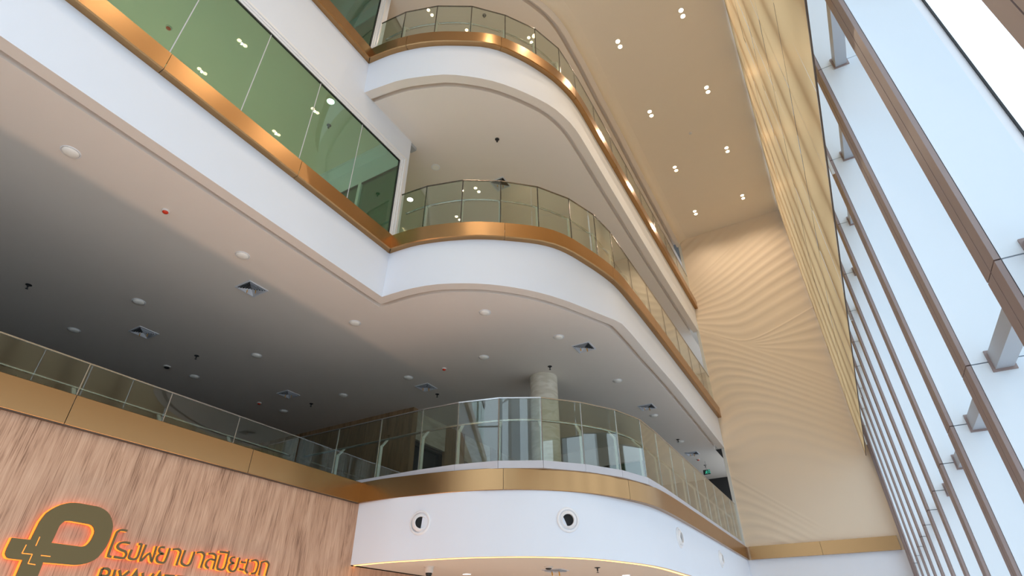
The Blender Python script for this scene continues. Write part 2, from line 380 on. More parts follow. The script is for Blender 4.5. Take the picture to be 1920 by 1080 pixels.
gold_band('trim_2', off(L3T,-.016), .03, .877, .924, [-1.2,-.9,-.62,-.31,.31,.69,1.05,1.45,1.9])
gold_band('trim_3', off(L4T,-.016), .03, 1.458, 1.505, [-1.2,-.9,-.60,-.30,.12,.40,.70,1.05,1.40,1.8,2.1])
# gold rail across the foot of the relief wall
e = empty('trim_4', P(-.386,YF,.2885)); struct(e)
for a, b in ((-.386,-.128),(-.127,.127)):
    MB().dbox((a,YF-.012,.2885),(b,YF+.01,.3355)).out('panel', M['gold'], e)

# ------------------------------------------------------------------ relief wall
def relief(u_, v):
    b0 = 1.60+.36*u_; bc = 1.335-.40*u_; b2 = .615-.42*u_
    q0 = 1.111+.205*u_; bR = (bc+q0+math.sqrt((bc-q0)**2+.006))/2 if u_ > .12 else max(bc,q0)+.0*u_
    if u_ <= .12: bR = (bc+q0+math.sqrt((bc-q0)**2+.006))/2*(u_/.12)+bc*(1-u_/.12)
    if v > b0:   lo, up, N, ph, sh = b0, b0+.66, 12, .2, -.10*u_*u_
    elif v > bR: lo, up, N, ph, sh = bR, b0, 11, .6, -.05*math.sin(PI*u_)-.04*u_
    elif v > bc: lo, up, N, ph, sh = bc, bR, 6, .3, -.10*u_
    elif v > b2: lo, up, N, ph, sh = b2, bc, 13.5, .1, -.40*(1-math.exp(-3*u_))
    else:        lo, up, N, ph, sh = b2-.72, b2, 13.5, .4, -.35*(1-math.exp(-3*u_))
    wd = max(.004, up-lo); t = (v-lo)/wd; q = 4*t*(1-t)
    space = wd/N/(1+abs(sh)*3)
    w = math.sin(2*PI*(N*(t+sh*q)+ph)); crest = (0.5+0.5*w)**1.4
    a = min(1.15, space/.050)*(.35+.65*min(1, q*1.5))
    dist = min(abs(v-b0), abs(v-bc), abs(v-b2), abs(v-bR))
    fade = 1
    if u_ > .35: fade = max(0, min(1, (v-.28-.55*(u_-.45))/.16))
    ridge = .0012*math.exp(-(dist/.004)**2)
    return crest*a*.0026*(.12+.88*fade)+ridge*fade
nx, nz = 90, 640; vs = []; fs = []
for j in range(nz+1):
    v = .3355+(1.905-.3355)*j/nz
    for i in range(nx+1):
        u_ = i/nx; vs.append(P(-.40+.537*u_, YF-relief(u_, v), v))
fs = [(j*(nx+1)+i, j*(nx+1)+i+1, (j+1)*(nx+1)+i+1, (j+1)*(nx+1)+i) for j in range(nz) for i in range(nx)]
ww = struct(link('wall_far', vs, fs, M['wave'], None, True))
struct(dbox('wall_far', (-.41,YF+.001,-EYE/S), (.16,YF+.03,1.905), M['wave']))
struct(dbox('wall_far', (-.405,YF-.001,-EYE/S), (.137,YF+.02,.2885), M['white']))
struct(dbox('trim_5', (.137,YF-.012,-EYE/S), (.150,YF+.03,1.905), M['cap']))     # bronze return at the facade
struct(dbox('trim_6', (-.412,YF-.006,.335), (-.399,YF+.012,1.88), M['steelp']))       # steel edge stop at the balcony openings

# ------------------------------------------------------------------ facade: fins, glazing, struts
FY = [.071+.21*k for k in range(0,13)]       # far edge of each fin (.281,.491 ...)
FY = [.281,.501,.713,.926,1.131,1.340,1.537,1.735,1.925,2.127,2.345,2.560]
XI, XO, TH = .145, .1975, .036
FZ = [-EYE/S, .2387, .726, 1.213, 1.70, 1.905]
words = ['nearest','second nearest','third nearest','fourth nearest','fifth nearest','sixth nearest','seventh nearest','eighth nearest','ninth nearest','tenth nearest','eleventh nearest','twelfth nearest','farthest']
XI, XO = .145, .1975
for k, y in enumerate(FY):
    e = empty('facade_fin', P(XI, y-TH/2, FZ[0]))
    tag(e, 'pale blue-white facade fin with bronze inner edge, '+(words[k]+' to the camera' if k < 11 else 'beside the relief wall'), 'fin', 'fins of the glass facade')
    for z0, z1 in zip(FZ[:-1], FZ[1:]):
        g = .0006
        MB().dbox((XI+.004,y-TH,z0+g),(XO,y,z1-g)).out('side_panel', M['fin'], e)
        cp = MB().dbox((XI,y-TH,z0+g),(XI+.0045,y-TH*.52,z1-g)); cp.dbox((XI,y-TH*.48,z0+g),(XI+.0045,y,z1-g)); cp.dbox((XI+.001,y-TH*.53,z0+g),(XI+.004,y-TH*.47,z1-g))
        cp.out('edge_cap', M['cap'], e)
    MB().dbox((XO,y-TH*.9,FZ[0]),(XO+.008,y-TH*.1,1.905)).out('mullion', M['frame'], e)
    MB().dbox((XO+.0078,y-TH*.95,FZ[0]),(XO+.0095,y-TH*.05,1.905)).out('gasket', M['gasket'], e)
    if k < 11:
        for z in FZ[1:-1]:
            yn = FY[k+1]-TH
            if yn-y < .05: continue
            MB().dbox((XI+.021,y,z-.009),(XI+.036,yn-.001,z+.009)).out('strut', M['strut'], e)
            MB().dbox((XI+.0185,yn-.0016,z-.0115),(XI+.0385,yn,z+.0115)).out('base_plate', M['cap'], e)
g_ = empty('window_1', P(XO+.008, 0, FZ[0])); struct(g_)
for y in (.071,-.139,-.349,-.559,-.769,-.979): MB().dbox((XI,y-TH,FZ[0]),(XO,y,1.905)).out('fin', M['fin'], g_)
ys = [-1.4,-1.19,-.979,-.769,-.559,-.349,-.139,.071]+FY+[2.66]
for a, b in zip(ys[:-1], ys[1:]):
    for z0, z1 in zip(FZ[:-1], FZ[1:]):
        MB().dbox((XO+.010,a-.018+.001,z0+.001),(XO+.0125,b-.018-.001,z1-.001)).out('pane', M['clear_glass'], g_)
for z in FZ[1:-1]: MB().dbox((XO+.008,-1.4,z-.003),(XO+.016,2.66,z+.003)).out('frame', M['frame'], g_)
# neighbouring bronze post seen at the top corner comes from the fin at y .281; entrance side glazing behind the camera
g2_ = empty('window_2', P(-1.0,-1.2,FZ[0])); struct(g2_)
xs = [-1.0,-.8,-.6,-.4,-.2,0,.2]
for a, b in zip(xs[:-1], xs[1:]):
    MB().dbox((a+.006,-1.2,FZ[0]),(b-.006,-1.197,1.9)).out('pane', M['clear_glass'], g2_)
for a in xs: MB().dbox((a-.006,-1.215,FZ[0]),(a+.006,-1.185,1.905)).out('frame', M['frame'], g2_)
for z in FZ[1:-1]: MB().dbox((-1.0,-1.205,z-.004),(.2,-1.193,z+.004)).out('frame', M['frame'], g2_)

# ------------------------------------------------------------------ perforated gold screen
e = empty('mesh_screen', P(.12,1.6,.626))
tag(e, 'tall perforated gold metal screen of gridded panels hanging in front of the facade fins', 'screen')
YS = [.07,.25,.435,.62,.806,.990,1.17,1.35,1.532,1.712,1.892,2.072,2.252,2.432,2.572]
ZS = [.626,.849,1.071,1.284,1.505,1.72,1.902]
for i in range(len(YS)-1):
    for j in range(len(ZS)-1):
        y0, y1, z0, z1 = YS[i]+.0009, YS[i+1]-.0009, ZS[j]+.0016, ZS[j+1]-.0016
        t1, t2 = (random.uniform(-.0007,.0007) for _ in range(2)); bow = .0006
        rows = []
        for a in (0,.25,.5,.75,1):
            rows.append([P(.12-bow*math.sin(PI*a)*math.sin(PI*b)+t1*(b-.5)+t2*(a-.5), y0+(y1-y0)*a, z0+(z1-z0)*b) for b in (0,.25,.5,.75,1)])
        back = [[(p[0]+.004,p[1],p[2]) for p in rw] for rw in rows]
        MB().ribbon(rows).out('panel', M['screen'], e, True)
for z in ZS[:-1]: MB().dbox((.1200,YS[0],z-.0014),(.1222,YS[-1],z+.0014)).out('frame_rail', M['bronze'], e)
for y in YS[1::3]: MB().dbox((.127,y-.0012,.63),(.131,y+.0012,1.9)).out('hanger', M['steelp'], e)

# ------------------------------------------------------------------ balustrades
def balustrade(name, label, verts, zb, zt, zh, hin, closed_start=True, kerb=None, jm='steel', tm='steel'):
    x0, y0 = verts[0]
    e = empty(name, P(x0, y0, zb)); tag(e, label, 'railing', 'glass balcony railings')
    gap = .0016
    for a, b in zip(verts[:-1], verts[1:]):
        d = math.dist(a,b); ux, uy = (b[0]-a[0])/d, (b[1]-a[1])/d
        p = (a[0]+ux*gap, a[1]+uy*gap); q = (b[0]-ux*gap, b[1]-uy*gap); t = .0009
        n = (-uy*t, ux*t)
        poly = [(p[0]+n[0],p[1]+n[1]),(p[0]-n[0],p[1]-n[1]),(q[0]-n[0],q[1]-n[1]),(q[0]+n[0],q[1]+n[1])]
        MB().prism(poly, zb, zt).out('glass_panel', M['rail_glass'], e)
        m_ = MB().bar(P(*a,zt+.0012), P(*b,zt+.0012), .018, .020); m_.out('top_rail', M[tm], e)
        if kerb: 
            m_ = MB().bar(P(*a,(kerb[0]+kerb[1])/2), P(*b,(kerb[0]+kerb[1])/2), .05, (kerb[1]-kerb[0])*S); m_.out('base_panel', M['curb'], e)
    for v in verts[1:-1]:
        MB().dbox((v[0]-.0011,v[1]-.0011,zb),(v[0]+.0011,v[1]+.0011,zt)).out('joint_strip', M[jm], e)
    hp = off(verts, hin); path = spline(hp, 90) if len(verts) > 6 else hp
    zz = zh
    MB().tube([P(x,y,zz) for x,y in path], .022, 8).out('handrail', M['steel'], e, True)
    pi = off(verts, .010)
    for (hx,hy),(px,py) in list(zip(hp,pi))[1:-1]:
        m_ = MB().bar(P(px,py,zb-.01), P(px,py,zh-.022), .05, .022, (1,0,0)); m_.bar(P(px,py,zh-.024), P(hx,hy,zh-.003), .05, .022, (0,0,1))
        m_.out('post', M['steelp'], e)
    return e
r2c = [(-1.265,1.012),(-1.118,1.014),(-.969,1.014),(-.837,1.014),(-.736,1.021),(-.638,1.045),(-.552,1.093),(-.485,1.168),(-.432,1.257),(-.402,1.354),(-.394,1.470),(-.394,1.605),(-.394,1.743),(-.394,1.876),(-.394,2.013),(-.394,2.150),(-.394,2.287),(-.394,2.424),(-.394,2.575)]
r2c = [(x*1.018, y*1.018) for x, y in r2c[:-1]]; r2c = [(min(x,-.405),y) for x, y in r2c]+[(-.405, 2.575)]
balustrade('glass_railing', 'curved glass railing above the white wall with round air nozzles', r2c, .349, .499, .454, .028, kerb=(.334,.3505))
balustrade('glass_railing', 'straight glass railing set back behind the gold ledge over the oak wall', [(-1.288, y*1.018) for y in (-.80,-.62,-.44,-.26,-.08,.10,.28,.459,.637,.817,1.010)], .335, .499, .454, .026)
r3c = [(-.848,.850),(-.765,.858),(-.665,.889),(-.577,.944),(-.501,1.015),(-.446,1.103),(-.412,1.204),(-.400,1.306),(-.400,1.465),(-.399,1.646),(-.398,1.825),(-.398,2.009),(-.398,2.195),(-.398,2.380),(-.398,2.572)]
balustrade('glass_railing', 'curved glass railing of the middle balcony beside the green glazed room', r3c, .905, 1.075, 1.03, .030, jm='darkrail', tm='darkrail')
r4c = [(-.851,.661),(-.762,.670),(-.665,.704),(-.574,.758),(-.500,.834),(-.441,.920),(-.406,1.021),(-.399,1.127),(-.398,1.290),(-.398,1.457),(-.398,1.63),(-.398,1.80),(-.398,1.98),(-.398,2.16),(-.399,2.36),(-.399,2.572)]
balustrade('glass_railing', 'curved glass railing of the uppermost balcony under the lamp-lit ceiling', r4c, 1.49, 1.656, 1.612, .030, jm='darkrail', tm='darkrail')
# turf in the ledge planter
rnd = random.Random(3); mb = MB()
for k in range(5200):
    x = -1.0-.004-abs(rnd.gauss(0,.02)); y = rnd.uniform(-.1,1.0)
    px,py,pz = P(x,y,.334); h = rnd.uniform(.018,.038); w = .006; a = rnd.uniform(0,PI); dx,dy = math.cos(a)*w, math.sin(a)*w
    mb.add([(px-dx,py-dy,pz),(px+dx,py+dy,pz),(px+rnd.uniform(-.01,.01),py+rnd.uniform(-.01,.01),pz+h)], [(0,1,2)])
tag(mb.out('grass', M['turf']), 'short dark green artificial turf along the gold ledge', 'grass', kind='stuff')

# ------------------------------------------------------------------ green glazed rooms on the left wall
def glazed_room(z0, zg, ztop, yend, ypil, seams, name, label):
    e = empty(name, P(-.868,yend,z0)); tag(e, label, 'window', 'green glazed rooms')
    xs_ = -.872
    ys_ = [-.9]+seams+[yend]
    for a, b in zip(ys_[:-1], ys_[1:]):
        MB().dbox((xs_-.0012,a+.0006,z0),(xs_,b-.0006,zg)).out('glass_pane', M['room_glass'], e)
    for s_ in seams: MB().dbox((xs_,s_-.0009,z0),(xs_+.0008,s_+.0009,zg)).out('silicone_joint', M['curb'], e)
    # black gasket, stepped white frame
    MB().dbox((xs_-.002,-.9,zg-.0035),(xs_+.002,yend,zg)).out('gasket', M['gasket'], e)
    MB().dbox((xs_-.002,yend-.0005,z0),(xs_+.002,yend+.003,zg)).out('gasket', M['gasket'], e)
    for k, (d, o) in enumerate(((.0,.0035),(.007,.0055),(.014,.0078))):
        m_ = MB().dbox((xs_-.004,-.9,zg+d),(xs_+o,yend+.003+d,zg+d+.007)); m_.dbox((xs_-.004,yend+.003+d,z0),(xs_+o,yend+.010+d,zg+d+.007)); m_.out('frame', M['frame'], e)
    return e
# middle room
glazed_room(.905,1.222,1.33,.842,.877,[.219-.157*k for k in range(6,0,-1)]+[.219,.376,.532,.686],'glazed_front','long green-tinted glass front with black gasket above the middle gold ledge')
struct(dbox('wall_left', (-.878,-.9,1.243), (-.866,.877,1.331), M['white']))
struct(dbox('wall_left', (-.878,.862,.905), (-.866,.877,1.243), M['white']))
# end wall of the middle room: lintel, two panes and blind box
e = empty('glass_partition', P(-1.2,.872,.905)); tag(e, 'green glass end partition with white posts inside the middle glazed room', 'partition', 'room partitions')
MB().dbox((-2.2,.867,1.235),(-.878,.877,1.33)).out('lintel', M['white'], e)
for a, b in ((-1.045,-.88),(-1.215,-1.058),(-1.40,-1.228),(-1.6,-1.413)): MB().dbox((a,.870,.905),(b,.8725,1.235)).out('glass_pane', M['dark_glass'], e)
MB().dbox((-2.2,.835,1.318),(-.879,.867,1.33)).out('bulkhead', M['white'], e)
for x in (-1.0515,-1.2215,-1.4065,-.8785): MB().dbox((x-.006,.864,.905),(x+.006,.879,1.237)).out('post', M['frame'], e)
MB().dbox((-1.6,.8662,1.229),(-.878,.8695,1.2345)).out('gasket', M['gasket'], e)
MB().dbox((-1.30,.845,1.165),(-1.19,.864,1.205)).out('blind_box', M['steelp'], e)
# uppermost room
glazed_room(1.49,1.84,1.868,.650,.69,[-.21,-.05,.11,.27,.43],'glazed_front','short corner of dark green glass above the uppermost gold ledge')
struct(dbox('wall_left', (-.878,-.9,1.861), (-.866,.69,1.869), M['white']))
struct(dbox('wall_left', (-.878,.669,1.49), (-.866,.688,1.868), M['white']))
e = empty('glass_partition', P(-1.2,.685,1.49)); tag(e, 'dark green glass end partition inside the uppermost glazed room', 'partition', 'room partitions')
MB().dbox((-2.2,.681,1.80),(-.878,.69,1.868)).out('lintel', M['white'], e)
for a, b in ((-1.045,-.88),(-1.215,-1.058),(-1.40,-1.228)): MB().dbox((a,.684,1.49),(b,.6865,1.80)).out('glass_pane', M['dark_glass'], e)
for x in (-1.0515,-1.2215,-1.4065): MB().dbox((x-.006,.678,1.49),(x+.006,.693,1.802)).out('post', M['frame'], e)
# back walls of those floors
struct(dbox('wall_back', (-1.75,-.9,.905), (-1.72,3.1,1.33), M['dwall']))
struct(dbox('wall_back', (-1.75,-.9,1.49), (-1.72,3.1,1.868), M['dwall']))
dbox('wall_bracket', (-.889,.880,1.318), (-.868,.905,1.33), M['strut'])
tag(bpy.data.objects['wall_bracket'], 'small grey box fixed in the corner of ceiling and white pier', 'box')

# ------------------------------------------------------------------ first-floor interior behind the curved railing
def wood_panels(y, x0, x1, z0, z1, n, mat, e):
    for i in range(n):
        a = x0+(x1-x0)*i/n; b = x0+(x1-x0)*(i+1)/n
        MB().dbox((a+.0008,y,z0),(b-.0008,y+.006,z1)).out('panel', mat, e)
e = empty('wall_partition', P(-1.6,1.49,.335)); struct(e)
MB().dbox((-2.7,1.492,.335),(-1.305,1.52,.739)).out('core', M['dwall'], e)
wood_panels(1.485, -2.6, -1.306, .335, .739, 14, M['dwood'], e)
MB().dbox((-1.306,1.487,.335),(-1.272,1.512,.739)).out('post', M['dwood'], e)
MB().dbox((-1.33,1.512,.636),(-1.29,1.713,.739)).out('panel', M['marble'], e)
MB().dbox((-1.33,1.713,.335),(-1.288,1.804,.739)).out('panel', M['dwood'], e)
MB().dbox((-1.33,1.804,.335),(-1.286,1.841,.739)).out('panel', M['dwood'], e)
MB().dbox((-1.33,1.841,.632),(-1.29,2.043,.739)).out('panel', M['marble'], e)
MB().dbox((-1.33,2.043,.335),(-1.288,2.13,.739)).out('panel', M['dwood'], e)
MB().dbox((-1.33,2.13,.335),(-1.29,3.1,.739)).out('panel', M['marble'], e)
for k, (a, b) in enumerate(((1.512,1.713),(1.841,2.043))):
    d = empty('lift_door', P(-1.31,(a+b)/2,.335)); tag(d, ['dark glass lift door between the oak corner and the first timber pier','dark glass lift door behind the second timber pier'][k], 'door', 'lift doors')
    h = (a+b)/2; z = .634 if k == 0 else .630
    MB().dbox((-1.318,a+.004,.337),(-1.312,h-.001,z-.01)).out('leaf', M['darkwin'], d); MB().dbox((-1.318,h+.001,.337),(-1.312,b-.004,z-.01)).out('leaf', M['darkwin'], d)
    MB().dbox((-1.316,a,z-.010),(-1.300,b,z)).out('head_frame', M['gasket'], d)
    for q in (a, b-.004): MB().dbox((-1.316,q,.337),(-1.300,q+.004,z-.01)).out('side_frame', M['gasket'], d)
c = MB().lathe(P(-.743,1.495,.336), (0,0,1), [(.045*S,0),(.045*S,.4025*S)], 48).out('column', M['column'], None, True); sharp(c, 40)
struct(c)
# glazed room at the back, right of the column
e = empty('glass_partition', P(-.95,2.3,.335)); tag(e, 'glazed office partition with thin dark posts behind the stone column', 'partition', 'room partitions')
MB().dbox((-1.29,2.30,.66),(-.70,2.33,.739)).out('lintel', M['soffit'], e)
for a, b in ((-1.28,-1.13),(-1.125,-.99),(-.985,-.85),(-.845,-.70)): MB().dbox((a,2.312,.337),(b,2.315,.66)).out('glass_pane', M['dark_glass'], e)
for x in (-1.1275,-.9875,-.8475,-.6985): MB().dbox((x-.003,2.306,.337),(x+.003,2.32,.66)).out('post', M['cap'], e)
# exit sign in the far corridor
e = empty('exit_sign', P(-.527,2.75,.672)); tag(e, 'small glowing green running-man exit sign hanging in the dark far corridor', 'sign')
MB().dbox((-.543,2.752,.679),(-.511,2.757,.700)).out('housing', M['dark'], e)
m_ = MB(); q = lambda x, z: P(-.527+x*.55,2.7505,.689+z*.55)
m_.bar(q(0,.006), q(-.004,-.004), .012, .018); m_.bar(q(-.004,-.004), q(-.012,-.012), .02, .02); m_.bar(q(-.004,-.004), q(.006,-.012), .02, .02); m_.bar(q(0,.005), q(.009,.001), .02, .016); m_.bar(q(0,.005), q(-.009,.003), .02, .016)
m_.lathe(q(.003,.012), (0,-1,0), [(.012,0),(.012,.006)], 10); m_.out('running_figure', M['exit'], e)
m_ = MB(); m_.box(P(.008-.527,2.7505,.682), P(.010-.527,2.752,.697)); m_.box(P(.008-.527,2.7505,.696), P(.014-.527,2.752,.698)); m_.box(P(.0135-.527,2.7505,.682),P(.015-.527,2.752,.697)); m_.out('door_symbol', M['exit'], e)
MB().dbox((-.528,2.753,.700),(-.526,2.756,.739)).out('hanger', M['steel'], e)

# ------------------------------------------------------------------ round air nozzles in the curved wall
noz = [((-.762,1.030),-100,'leftmost round white air nozzle with its throat turned, on the white curved wall'),((-.488,1.203),-47,'round white air nozzle with a black throat, under the gold seam panel'),((-.410,1.50),-8,'round white air nozzle seen edge-on where the curved wall straightens'),((-.4015,1.92),-1,'farthest round white air nozzle near the relief wall')]
noz = [(-.767,.951),(-.495,1.083),(-.362,1.415),(-.363,1.853)]
nlab = ['round white air nozzle nearest the oak wall, throat turned sideways','round white air nozzle with black throat in the middle of the curved wall','round white air nozzle seen edge-on where the curved wall straightens','small round white air nozzle farthest along, near the relief wall']
def hit(dirx, diry, poly):
    for (x1,y1),(x2,y2) in zip(poly[:-1], poly[1:]):
        ex, ey = x2-x1, y2-y1; den = dirx*ey-diry*ex
        if abs(den) < 1e-12: continue
        t = (x1*ey-y1*ex)/den; s_ = (x1*diry-y1*dirx)/den
        if t > 0 and 0 <= s_ <= 1: return (t*dirx,t*diry), (ey, -ex)
for k, (nx_, ny_) in enumerate(noz):
    (hx,hy),(n1,n2) = hit(nx_, ny_, L2W[c0:]); kk = hx/nx_
    N_ = Vector((n1,n2,0)).normalized(); z = .215*kk
    e = empty('air_nozzle', P(hx,hy,z)); tag(e, nlab[k], 'vent', 'round air nozzles on the curved wall')
    cpt = Vector(P(hx,hy,z)); r_ = .18
    o = MB().lathe(cpt, N_, [(r_,-.004),(r_,.008),(r_*.93,.020),(r_*.84,.020),(r_*.76,.006),(r_*.74,-.006)], 40, False, False).out('flange', M['frame'], e, True); sharp(o, 40)
    tilt = Vector((math.sin(.55),-math.cos(.55),-.1)) if k == 0 else Vector((.45,-.89,-.12))
    tocam = (Vector((0,0,EYE))-cpt).normalized(); ax = [(N_*.5+Vector((1,-.25,-.1))*.5), (N_*.45+tocam*.6), N_, N_][k].normalized()
    o = MB().lathe(cpt-N_*.012, ax, [(r_*.73,-.004),(r_*.74,.02),(r_*.66,.045),(r_*.56,.056),(r_*.54,.064),(r_*.49,.064),(r_*.47,.05),(r_*.45,.0)], 40, False, False).out('swivel_ball', M['frame'], e, True); sharp(o, 40)
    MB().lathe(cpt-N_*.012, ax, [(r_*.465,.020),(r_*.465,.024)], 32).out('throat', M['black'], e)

# ------------------------------------------------------------------ ceiling fittings
def downlight(x, y, z, label, group, lit=False, rad=.1, mat=None):
    e = empty('downlight', P(x,y,z)); tag(e, label, 'ceiling light', group); c_ = P(x,y,z)
    o = MB().lathe(c_, (0,0,-1), [(rad*1.12,-.001),(rad*1.12,.004),(rad*1.04,.010),(rad,.008),(rad*.97,.001)], 28, False, False).out('trim_ring', M['frame'], e, True)
    if lit: MB().lathe(c_, (0,0,-1), [(rad*.98,.0015),(rad*.9,.004)], 28).out('diffuser', M['lampw'] if mat is None else mat, e)
    else: MB().lathe(c_, (0,0,-1), [(rad*.98,.001),(rad*.90,.018),(rad*.7,.030),(rad*.4,.038),(rad*.05,.040)], 28).out('lamp_bowl', M['off'], e, True)
    return e
xw = {-1.018:'in the row along the white fascia', -1.413:'in the middle row of the soffit', -1.714:'in the innermost row of the soffit', -.684:'alone'}
ordn = ['first','second','third','fourth','fifth']
rows_ = {-1.018:[.201,.557,.913],-1.413:[.554,.911,1.272],-1.714:[.550,.912,1.273]}
for x, yy in rows_.items():
    for k, y in enumerate(yy): downlight(x, y, .739, f'unlit round downlight, {ordn[k]} from the camera {xw[x]}', 'unlit downlights in the lower soffit')
for x, y, lb in ((-.684,1.045,'unlit round white downlight just behind the curved fascia corner'),(-.830,1.269,'unlit round white downlight left of the stone column head'),(-.577,1.267,'unlit round white downlight beside the air diffuser near the curve'),(-1.123,1.271,'unlit round white downlight between the red detector and the diffuser left of the column'),(-.543,1.643,'unlit round white downlight on the first bay past the diffuser near the curve'),(-.541,2.023,'unlit round white downlight beyond the second diffuser of the straight run'),(-.542,2.392,'farthest unlit round white downlight in the straight run of the soffit')):
    downlight(x, y, .739, lb, 'unlit downlights in the lower soffit')
def diffuser(x, y, z, label, w=.055, lean=0, group='square air diffusers'):
    e = empty('air_diffuser', P(x,y,z)); tag(e, label, 'vent', group); h = w*S/2; cx, cy, cz = P(x,y,z)
    def frame_(a, b, z0, z1):
        m_ = MB()
        m_.box((cx-a,cy-a,z0),(cx+a,cy-b,z1)); m_.box((cx-a,cy+b,z0),(cx+a,cy+a,z1)); m_.box((cx-a,cy-b,z0),(cx-b,cy+b,z1)); m_.box((cx+b,cy-b,z0),(cx+a,cy+b,z1)); return m_
    frame_(h, h*.86, cz-.012, cz).out('frame', M['vent'], e)
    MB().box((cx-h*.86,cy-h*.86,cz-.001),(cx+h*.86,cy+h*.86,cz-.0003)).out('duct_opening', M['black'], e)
    for k in range(5):
        a = h*(.80-.155*k); b = a-h*.045; m_ = MB(); zt, zb = cz-.003, cz-.026
        q = h*.05
        vs_ = []
        for rr, zz in ((a,zb),(a-q*1.3,zt)):
            vs_ += [(cx-rr,cy-rr,zz),(cx+rr,cy-rr,zz),(cx+rr,cy+rr,zz),(cx-rr,cy+rr,zz)]
        m_.add(vs_, [(0,1,5,4),(1,2,6,5),(2,3,7,6),(3,0,4,7)]); m_.out('louvre', M['vent'], e)
    for sx_, sy_ in ((-.35,-.15),(.2,.3)):
        MB().bar((cx+sx_*h,cy+sy_*h,cz-.01),(cx+sx_*h+.01,cy+sy_*h,cz-.085),.018,.004).out('tag', M['yellow'], e)
    return e
for x, y, lb in ((-1.115,.658,'square white air diffuser with yellow tags nearest the white fascia'),(-1.561,.655,'square white air diffuser in the dimmest part of the soffit'),(-1.570,1.169,'square white air diffuser near a red heat detector'),(-1.122,1.363,'square white air diffuser just left of the stone column'),(-.540,1.362,'square white air diffuser under the start of the straight fascia'),(-.535,1.923,'square white air diffuser halfway along the straight soffit'),(-.544,2.591,'square white air diffuser in the dark end of the soffit')):
    diffuser(x, y, .739, lb)
diffuser(-.722,1.178,1.33,'square white air diffuser in the ceiling above the middle balcony railing')
diffuser(-1.03,1.33,1.33,'square white air diffuser seen low through the railing beside the white pier')
def sprinkler(x, y, z, label, group='sprinkler heads'):
    e = empty('sprinkler', P(x,y,z)); tag(e, label, 'sprinkler', group); c_ = P(x,y,z)
    MB().lathe(c_, (0,0,-1), [(.048,0),(.048,.006),(.022,.014)], 16).out('escutcheon', M['dark'], e)
    MB().lathe(c_, (0,0,-1), [(.012,.01),(.012,.05),(.006,.055),(.006,.075)], 10).out('head_body', M['dark'], e)
    MB().lathe(c_, (0,0,-1), [(.022,.074),(.022,.078)], 12).out('deflector', M['dark'], e)
for x, y, lb in ((-1.565,.375,'black sprinkler head nearest the camera in the dark soffit'),(-1.569,.821,'black sprinkler head by the round smoke detector in the dark soffit'),(-1.570,1.273,'black sprinkler head between two rows of downlights, beyond the tagged diffuser'),(-1.126,1.432,'black sprinkler head just behind the diffuser left of the column'),(-.686,1.429,'black sprinkler head right above the stone column head'),(-.544,2.358,'black sprinkler head beside the farthest downlight of the straight soffit'),(-.541,2.817,'black sprinkler head in the dark far corridor')):
    sprinkler(x, y, .739, lb)
sprinkler(-.628,1.003,1.33,'dark sprinkler head in the ceiling under the uppermost white curve')
sprinkler(-.627,.903,1.868,'dark sprinkler head in the ceiling above the uppermost railing')
sprinkler(-1.041,.699,1.33,'dark sprinkler head seen through the green glass of the middle room')
def detector(x, y, z, label, cap, group='fire detectors', rad=.055):
    e = empty('heat_detector', P(x,y,z)); tag(e, label, 'detector', group); c_ = P(x,y,z)
    MB().lathe(c_, (0,0,-1), [(rad,0),(rad,.015),(rad*.85,.024)], 24).out('base', M['camw'], e)
    MB().lathe(c_, (0,0,-1), [(rad*.72,.022),(rad*.70,.034),(rad*.45,.045),(rad*.1,.048)], 20).out('cap', M[cap], e, True)
for x, y, lb in ((-1.022,.380,'round detector with a red cap close to the white fascia'),(-.981,1.273,'round detector with a red cap between downlights left of the column'),(-1.723,1.171,'round detector with a red cap deep in the dim soffit'),(-.545,2.699,'round detector with a red cap in the far dark corridor ceiling')):
    detector(x, y, .739, lb, 'red')
detector(-1.161,.265,1.33,'round detector with a red cap seen through the green glass',  'red')
detector(-1.717,.821,.739,'black round smoke detector in the dark soffit', 'dark', rad=.075)
detector(-.141,1.838,1.905,'small round smoke detector alone on the tan atrium ceiling', 'steelp')
e = empty('access_hatch', P(-.866,1.003,1.33)); tag(e, 'plain round unlit disc on the ceiling left of the diffuser above the middle railing', 'ceiling light')
MB().lathe(P(-.866,1.003,1.33), (0,0,-1), [(.10,0),(.10,.005),(.085,.008)], 28).out('trim_ring', M['frame'], e); MB().lathe(P(-.866,1.003,1.33), (0,0,-1), [(.08,.0082),(.05,.010)], 24).out('lens', M['off'], e)

# lit lamps
def twin(x, y, z, label, group, power=0, along=(0,1), sp=.0085, rad=.055):
    e = empty('twin_downlight', P(x,y,z)); tag(e, label, 'ceiling light', group)
    for s_ in (-1, 1):
        px, py = x+along[0]*sp*s_, y+along[1]*sp*s_; c_ = P(px,py,z)
        MB().lathe(c_, (0,0,-1), [(rad*1.25,-.001),(rad*1.25,.005),(rad*1.05,.008),(rad,.002)], 22, False, False).out('ring', M['frame'], e, True)
        MB().lathe(c_, (0,0,-1), [(rad*.98,.002),(rad*.7,.012),(rad*.2,.016)], 22).out('lamp', M['lamp'], e, True)
    if power:
        ld = bpy.data.lights.new('downlight_beam', 'SPOT'); ld.energy = power; ld.color = (1,.80,.60); ld.spot_size = math.radians(150); ld.spot_blend = 1.0; ld.shadow_soft_size = .02
        lo = bpy.data.objects.new('beam', ld); COL.objects.link(lo); lo.parent = e; lo.location = (0,0,-.03)
